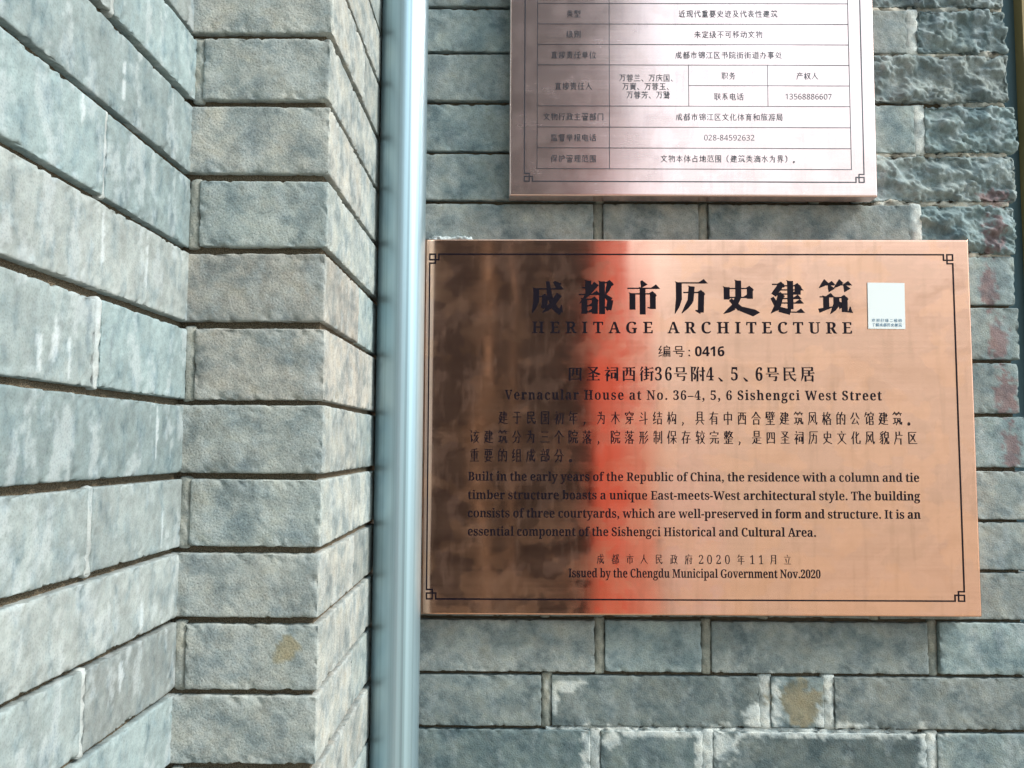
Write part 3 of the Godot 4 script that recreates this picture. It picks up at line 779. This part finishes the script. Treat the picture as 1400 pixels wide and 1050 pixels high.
func brick_pier() -> void:
	var o := thing("brick_pier", "narrow grey brick pier projecting between the side wall and the drainpipe", "pier")
	block(o, "mortar_core", Vector3(SIDE_X - 0.2, 0.0, -1.0), Vector3(PIER_X - 0.0058, 3.3, PIER_Z - 0.0058), M.mortar)
	var y := side_beds()
	for i in y.size() - 1:
		var even := i % 2 == 0
		var in_view := i >= 4 and i <= 17
		var top: float = EYE + y[i] - rng.randf_range(0.0018, 0.0030)
		var bottom: float = EYE + y[i + 1] + rng.randf_range(0.0018, 0.0030)
		var jx := rng.randf_range(-0.0010, 0.0010)
		var jz := rng.randf_range(-0.0010, 0.0008)
		var split := -0.885 if even else -0.765
		var prop := {"tone": tone_of(0.365, 0.03), "blotch": 0.30, "pale": 0.30, "amp": 0.00025, "round": 0.0015}
		lay(o, "brick", Vector3(SIDE_X + (0.0068 if even else -0.012), bottom, split + 0.0015), Vector3(PIER_X + jx, top, PIER_Z + jz), [5, 1, 2, 3, 0], 0.0024 if in_view else 0.02, prop, M.brick)
		prop = {"tone": tone_of(0.33, -0.05), "blotch": 0.2, "pale": 0.3}
		lay(o, "brick", Vector3(SIDE_X, bottom, -0.935), Vector3(PIER_X + jx - 0.0006, top, split - 0.0012), [5, 1, 2, 3], 0.006 if in_view else 0.03, prop, M.brick)
		if even and in_view:
			lay(o, "mortar_joint", Vector3(SIDE_X - 0.002, bottom - 0.002, PIER_Z - 0.03), Vector3(SIDE_X + 0.0080, top + 0.002, PIER_Z - 0.0015), FRONT, 0.004, {"tone": Color(0.36, 0.36, 0.32), "blotch": 0.1, "pale": 0.3, "amp": 0.0004, "round": 0.003, "turn": 0.008}, M.brick)

func side_wall() -> void:
	var o := thing("brick_wall", "pale grey brick side wall running out towards the viewer, left of the pier", "wall")
	block(o, "mortar_core", Vector3(SIDE_X - 0.24, 0.0, PIER_Z - 0.02), Vector3(SIDE_X - 0.0062, 3.3, 0.42), M.mortar)
	var y := side_beds()
	for i in y.size() - 1:
		var even := i % 2 == 0
		var in_view := i >= 5 and i <= 16
		var top: float = EYE + y[i] - rng.randf_range(0.0018, 0.0030)
		var bottom: float = EYE + y[i + 1] + rng.randf_range(0.0018, 0.0030)
		var zs := [PIER_Z - 0.004, -0.500, -0.258, -0.012, 0.232, 0.42] if even else [PIER_Z - 0.004, -0.382, -0.138, 0.108, 0.352]
		for j in zs.size() - 1:
			var near: bool = in_view and j < 2
			var prop := {"tone": tone_of(0.275, -0.10), "blotch": 0.14, "pale": 0.40, "amp": 0.0002, "chip": 0.0011}
			var x := SIDE_X + rng.randf_range(-0.0012, 0.0008)
			var g0 := 0.0 if j == 0 else 0.0022
			lay(o, "brick", Vector3(x - 0.03, bottom, zs[j] + g0), Vector3(x, top, zs[j + 1] - 0.0022), SIDE, 0.0022 if near else 0.03, prop, M.pale_brick)
			if near and j + 1 < zs.size() - 1:
				lay(o, "mortar_joint", Vector3(x - 0.03, bottom - 0.002, zs[j + 1] - 0.0032), Vector3(x - 0.0006, top + 0.001, zs[j + 1] + 0.0032), SIDE, 0.004, {"tone": Color(0.40, 0.43, 0.42), "blotch": 0.2, "pale": 0.5, "amp": 0.0008, "round": 0.003, "turn": 0.006}, M.pale_brick)

func drainpipe() -> void:
	var o := thing("drainpipe", "blue-grey steel drainpipe standing in the corner beside the brick pier", "pipe", Vector3(-0.1214, 0.0, -0.855))
	var c := CylinderMesh.new()
	c.top_radius = 0.0240
	c.bottom_radius = 0.0240
	c.height = 3.2
	c.radial_segments = 96
	c.rings = 1
	part("pipe", c, M.pipe, o, Vector3(0, 1.62, 0))

func door_beside() -> void:
	var o := thing("wooden_door", "ochre wooden door frame beyond the broken right end of the plaque wall", "door", Vector3(0.56, 0.0, -0.99))
	block(o, "reveal", Vector3(-0.018, 0.0, -0.20), Vector3(0.024, 2.5, 0.030), M.teal)
	block(o, "frame_post", Vector3(0.0175, 0.0, 0.034), Vector3(0.11, 2.5, 0.05), M.ochre)
	block(o, "door_leaf", Vector3(0.11, 0.02, -0.12), Vector3(1.0, 2.4, -0.08), M.ochre)
	block(o, "frame_post", Vector3(1.0, 0.0, -0.16), Vector3(1.09, 2.5, 0.05), M.ochre)
	block(o, "lintel", Vector3(0.023, 2.5, -0.16), Vector3(1.09, 2.62, 0.05), M.ochre)

# what the plaques mirror: houses across the lane, plus pieces added to shape the reflections
func far_side() -> void:
	var z := 2.6
	var o := thing("timber_house", "dark timber house front across the lane, mirrored in the lower plaque's left half", "house", Vector3(0, 0, z))
	block(o, "boarding", Vector3(-4.0, 0.0, 0.0), Vector3(0.388, 3.44, 3.0), M.dark_wood)
	block(o, "added_batten", Vector3(-0.200, 0.1, -0.03), Vector3(-0.176, 3.0, 0.0), M.pale_wood)  # pale strips added in place of lit gaps, mirrored as narrow streaks
	block(o, "added_batten", Vector3(-0.038, 0.1, -0.03), Vector3(-0.027, 3.0, 0.0), M.pale_wood)
	block(o, "column", Vector3(0.392, 0.0, -0.10), Vector3(0.550, 2.80, 0.25), M.red)
	block(o, "door", Vector3(0.555, 0.0, -0.02), Vector3(0.710, 2.45, 0.03), M.pink_red)  # added panel, softens the right edge of the mirrored red
	block(o, "added_upper_storey", Vector3(-4.0, 3.45, -0.02), Vector3(0.66, 6.4, 3.0), M.dark_wood)  # overhang added to carry the dark reflection further across the upper plaque
	var p := thing("added_low_wall", "low white wall added beside the timber house to mirror as a pale band in the lower plaque", "wall", Vector3(1.09, 0, z + 0.9))  # added wall, put in to whiten a band of the reflection
	block(p, "wall", Vector3(-0.20, 0.0, -0.06), Vector3(0.20, 1.52, 0.06), M.plaster)
	var q := thing("cream_house", "cream plastered house along the lane, mirrored as the salmon right half of the lower plaque", "house", Vector3(3.75, 0, 14.0))
	block(q, "wall", Vector3(0.0, 0.0, 0.0), Vector3(16.0, 5.2, 8.0), M.plaster_tan)
	block(q, "roof", Vector3(-0.3, 5.2, -0.5), Vector3(16.3, 5.4, 8.5), M.paving)

func _ready() -> void:
	# camera, sky, sun, exposure
	var cam := Camera3D.new()
	cam.name = "camera"
	cam.position = Vector3(0, EYE, 0)
	cam.rotation = Vector3(0.0716767, 0.0080452, 0.0059010)
	cam.fov = 2.0 * rad_to_deg(atan(525.0 / 1150.06))
	cam.near = 0.02
	cam.far = 200.0
	add_child(cam)
	cam.current = true
	var sky_mat := ProceduralSkyMaterial.new()
	sky_mat.sky_top_color = Color(0.55, 0.70, 0.80).linear_to_srgb()
	sky_mat.sky_horizon_color = Color(0.78, 0.88, 0.93).linear_to_srgb()
	sky_mat.sky_curve = 0.25
	sky_mat.ground_bottom_color = Color(0.25, 0.25, 0.25)
	sky_mat.ground_horizon_color = Color(0.6, 0.62, 0.62)
	var sky := Sky.new()
	sky.sky_material = sky_mat
	var env := Environment.new()
	env.background_mode = Environment.BG_SKY
	env.sky = sky
	env.background_energy_multiplier = 0.94
	env.tonemap_mode = Environment.TONE_MAPPER_LINEAR
	env.tonemap_exposure = 3.15
	env.sdfgi_enabled = true
	env.ssao_enabled = true
	env.ssil_enabled = true
	var we := WorldEnvironment.new()
	we.name = "environment"
	we.environment = env
	add_child(we)
	var sun := DirectionalLight3D.new()
	sun.name = "sun"
	sun.light_energy = 0.5
	sun.light_angular_distance = 16.0
	sun.light_color = Color(1.0, 0.98, 0.95)
	sun.shadow_enabled = true
	add_child(sun)
	sun.look_at_from_position(Vector3(2.5, 2.2, 0.95), Vector3.ZERO)

	rng.seed = 20
	na = noise(11, 4)
	nb = noise(23, 3)
	nc = noise(37, 2)
	nd = noise(53, 4)

	# materials
	var fine := noise_tex(5, 0.06, 1024, 1024, 0.0, ramp([[0.0, grey(0.0)], [0.25, grey(0.30)], [0.40, grey(0.62)], [1.0, grey(1.0)]]), 6)
	var speck := noise_tex(9, 0.08, 1024, 1024, 0.0, ramp([[0.0, grey(0.74)], [0.26, grey(0.88)], [0.38, grey(0.97)], [0.6, grey(1.0)], [1.0, grey(1.0)]]), 5)
	# firing marks and damp stains: two warped noise pictures multiplied over the clay
	var patches := noise_tex(41, 0.0065, 1024, 1024, 0.0, ramp([[0.0, Color(0.66, 0.71, 0.74)], [0.28, Color(0.83, 0.865, 0.88)], [0.46, Color(0.93, 0.945, 0.945)], [0.64, Color(0.98, 0.985, 0.975)], [0.82, Color(1.0, 0.99, 0.96)], [1.0, Color(0.95, 0.94, 0.90)]]), 7)
	patches.noise.fractal_gain = 0.66
	patches.noise.domain_warp_enabled = true
	patches.noise.domain_warp_amplitude = 26.0
	patches.noise.domain_warp_frequency = 0.012
	var runs := noise_tex(67, 0.010, 1024, 1024, 0.0, ramp([[0.0, Color(0.68, 0.74, 0.77)], [0.20, Color(0.88, 0.91, 0.93)], [0.42, Color(0.965, 0.975, 0.98)], [0.65, Color(1, 1, 1)], [1.0, Color(0.97, 0.98, 0.98)]]), 7)
	runs.noise.fractal_gain = 0.62
	runs.noise.domain_warp_enabled = true
	runs.noise.domain_warp_amplitude = 14.0
	runs.noise.domain_warp_frequency = 0.02
	var faint := noise_tex(13, 0.08, 1024, 1024, 0.0, ramp([[0.0, grey(0.86)], [0.3, grey(0.96)], [0.5, grey(1.0)], [1.0, grey(1.0)]]), 5)
	for kind in [["brick", patches, Vector3(2.9, 3.4, 2.9), 0.022, speck], ["pale_brick", runs, Vector3(4.0, 2.2, 4.0), 0.010, faint]]:
		var bm := mat("%s clay" % kind[0], Color.WHITE, 0.93)
		bm.vertex_color_use_as_albedo = true
		bm.albedo_texture = kind[4]
		bm.heightmap_enabled = true
		bm.heightmap_texture = fine
		bm.heightmap_scale = kind[3]
		bm.uv1_triplanar = true
		bm.uv1_world_triplanar = true
		bm.uv1_scale = Vector3.ONE * 5.3
		bm.detail_enabled = true
		bm.detail_blend_mode = BaseMaterial3D.BLEND_MODE_MUL
		bm.detail_albedo = kind[1]
		bm.detail_uv_layer = BaseMaterial3D.DETAIL_UV_2
		bm.uv2_triplanar = true
		bm.uv2_world_triplanar = true
		bm.uv2_scale = kind[2]
		bm.metallic_specular = 0.35
		M[kind[0]] = bm
	var mm := mat("raked mortar", Color(0.16, 0.125, 0.08), 0.95)
	mm.albedo_texture = speck
	mm.heightmap_enabled = true
	mm.heightmap_texture = fine
	mm.heightmap_scale = 0.2
	mm.uv1_triplanar = true
	mm.uv1_world_triplanar = true
	mm.uv1_scale = Vector3.ONE * 9.0
	M.mortar = mm
	M.copper_low = copper("brushed copper", 71, Color(0.79, 0.455, 0.335), Color(0.46, 0.27, 0.18), Color(0.78, 0.38, 0.19), 0.60, 0.14, -1.0)
	M.copper_up = copper("pale brushed copper", 95, Color(0.80, 0.60, 0.56), Color(0.42, 0.32, 0.33), Color(0.70, 0.50, 0.45), 0.32, 0.23, -0.8, 0.95)
	M.etch = mat("etched black paint", Color(0.006, 0.003, 0.008), 0.6)
	M.etch.metallic_specular = 0.25
	M.etch_bare = mat("etched bare lines", Color(0.010, 0.008, 0.016), 0.34)
	M.etch_bare.metallic_specular = 0.8
	M.paper = mat("label paper", Color(0.74, 0.78, 0.78), 0.6)
	M.label_ink = mat("label ink", Color(0.10, 0.20, 0.30), 0.7)
	var pw := mat("painted steel pipe", Color(0.37, 0.51, 0.57), 0.38, 0.75)
	pw.albedo_texture = noise_tex(3, 0.03, 512, 16, 0.0, ramp([[0.0, grey(0.72)], [0.35, grey(0.93)], [0.7, grey(1.0)], [1.0, grey(1.0)]]), 6)
	M.pipe = pw
	M.teal = mat("dark teal plaster", Color(0.10, 0.17, 0.20), 0.9)  # one even dark blue-grey tone
	M.ochre = mat("ochre timber", Color(0.24, 0.18, 0.07), 0.7)
	M.dark_wood = mat("dark timber", Color(0.020, 0.014, 0.011), 0.7)
	M.pale_wood = mat("pale strip timber", Color(0.46, 0.33, 0.22), 0.7)
	M.red = mat("red paint", Color(0.70, 0.13, 0.08), 0.5)
	M.pink_red = mat("pinkish red paint", Color(0.72, 0.33, 0.25), 0.6)  # pinkish tone standing in for the soft falloff of the mirrored red
	M.plaster = mat("white plaster", Color(0.80, 0.79, 0.76), 0.9)
	M.plaster_tan = mat("cream plaster", Color(0.74, 0.69, 0.61), 0.9)
	M.paving = mat("concrete paving", Color(0.31, 0.27, 0.21), 0.9)

	# local stains seen on the bricks: red paint smears, a rust spot, lime smears, dark damp spots
	for s in [[0.528, 0.235, 0.012, 0.022], [0.520, 0.175, 0.010, 0.024], [0.528, 0.115, 0.010, 0.025], [0.535, 0.055, 0.012, 0.024], [0.538, 0.0, 0.010, 0.022], [0.530, 0.278, 0.016, 0.010]]:
		stains.append({"at": Vector3(s[0], EYE + s[1], WALL_Z), "size": Vector3(s[2], s[3], 0.03), "color": Color(0.25, 0.12, 0.12), "much": 0.65, "grain": 110.0})
	stains.append({"at": Vector3(-0.172, EYE - 0.150, PIER_Z), "size": Vector3(0.009, 0.010, 0.02), "color": Color(0.30, 0.23, 0.10), "much": 0.6, "grain": 40.0})
	stains.append({"at": Vector3(0.300, EYE - 0.275, WALL_Z), "size": Vector3(0.026, 0.024, 0.02), "color": Color(0.27, 0.23, 0.15), "much": 0.85, "grain": 30.0})
	for s in [[0.262, -0.290, 0.016, 0.014], [0.278, -0.275, 0.005, 0.026], [0.327, -0.292, 0.006, 0.014], [0.350, -0.298, 0.020, 0.006], [0.052, -0.258, 0.018, 0.006], [0.040, -0.270, 0.004, 0.018], [0.100, -0.312, 0.012, 0.010], [0.220, -0.318, 0.016, 0.018], [0.160, -0.3075, 0.060, 0.004], [0.076, -0.330, 0.006, 0.030], [0.196, -0.330, 0.005, 0.03], [0.435, -0.320, 0.007, 0.03], [0.330, -0.307, 0.10, 0.004]]:
		stains.append({"at": Vector3(s[0], EYE + s[1], WALL_Z), "size": Vector3(s[2], s[3], 0.03), "color": Color(0.60, 0.62, 0.60), "much": 0.9, "grain": 70.0})

	# drips of lime and damp on the side wall: [y, z, half height, half width, pale]
	for d in [[0.190, -0.470, 0.012, 0.0020, 1], [0.165, -0.530, 0.014, 0.0022, 0], [0.155, -0.600, 0.010, 0.003, 0], [0.120, -0.500, 0.014, 0.002, 1], [0.118, -0.560, 0.016, 0.002, 1], [0.055, -0.455, 0.014, 0.003, 1], [0.050, -0.470, 0.012, 0.002, 1], [0.048, -0.440, 0.010, 0.003, 1], [0.075, -0.490, 0.02, 0.003, 0], [0.000, -0.560, 0.012, 0.002, 0], [0.005, -0.585, 0.016, 0.002, 1], [-0.118, -0.570, 0.012, 0.003, 1], [-0.150, -0.545, 0.010, 0.003, 1], [0.225, -0.520, 0.016, 0.002, 1], [0.060, -0.515, 0.012, 0.002, 0], [-0.06, -0.60, 0.014, 0.002, 1]]:
		stains.append({"at": Vector3(SIDE_X, EYE + d[0], d[1]), "size": Vector3(0.03, d[2], d[3]), "color": Color(0.62, 0.67, 0.69) if d[4] else Color(0.16, 0.20, 0.22), "much": 0.5, "grain": 90.0})

	# the ground and the walls
	var g := MeshInstance3D.new()
	g.name = "ground"
	var gp := PlaneMesh.new()
	gp.size = Vector2(120, 120)
	g.mesh = gp
	g.material_override = M.paving
	g.set_meta("kind", "structure")
	add_child(g)
	plaque_wall()
	brick_pier()
	side_wall()
	door_beside()
	far_side()
	drainpipe()

	# the plaques
	var serif := SystemFont.new()
	serif.font_names = PackedStringArray(["Droid Serif"])
	serif.font_weight = 700
	var slim := SystemFont.new()
	slim.font_names = PackedStringArray(["Droid Serif"])
	M.serif_thin = slim
	var sans := SystemFont.new()
	sans.font_names = PackedStringArray(["Droid Sans"])
	sans.font_weight = 700
	var sans_thin := SystemFont.new()
	sans_thin.font_names = PackedStringArray(["Droid Sans"])
	lower_plaque(serif, sans)
	upper_plaque(sans_thin)
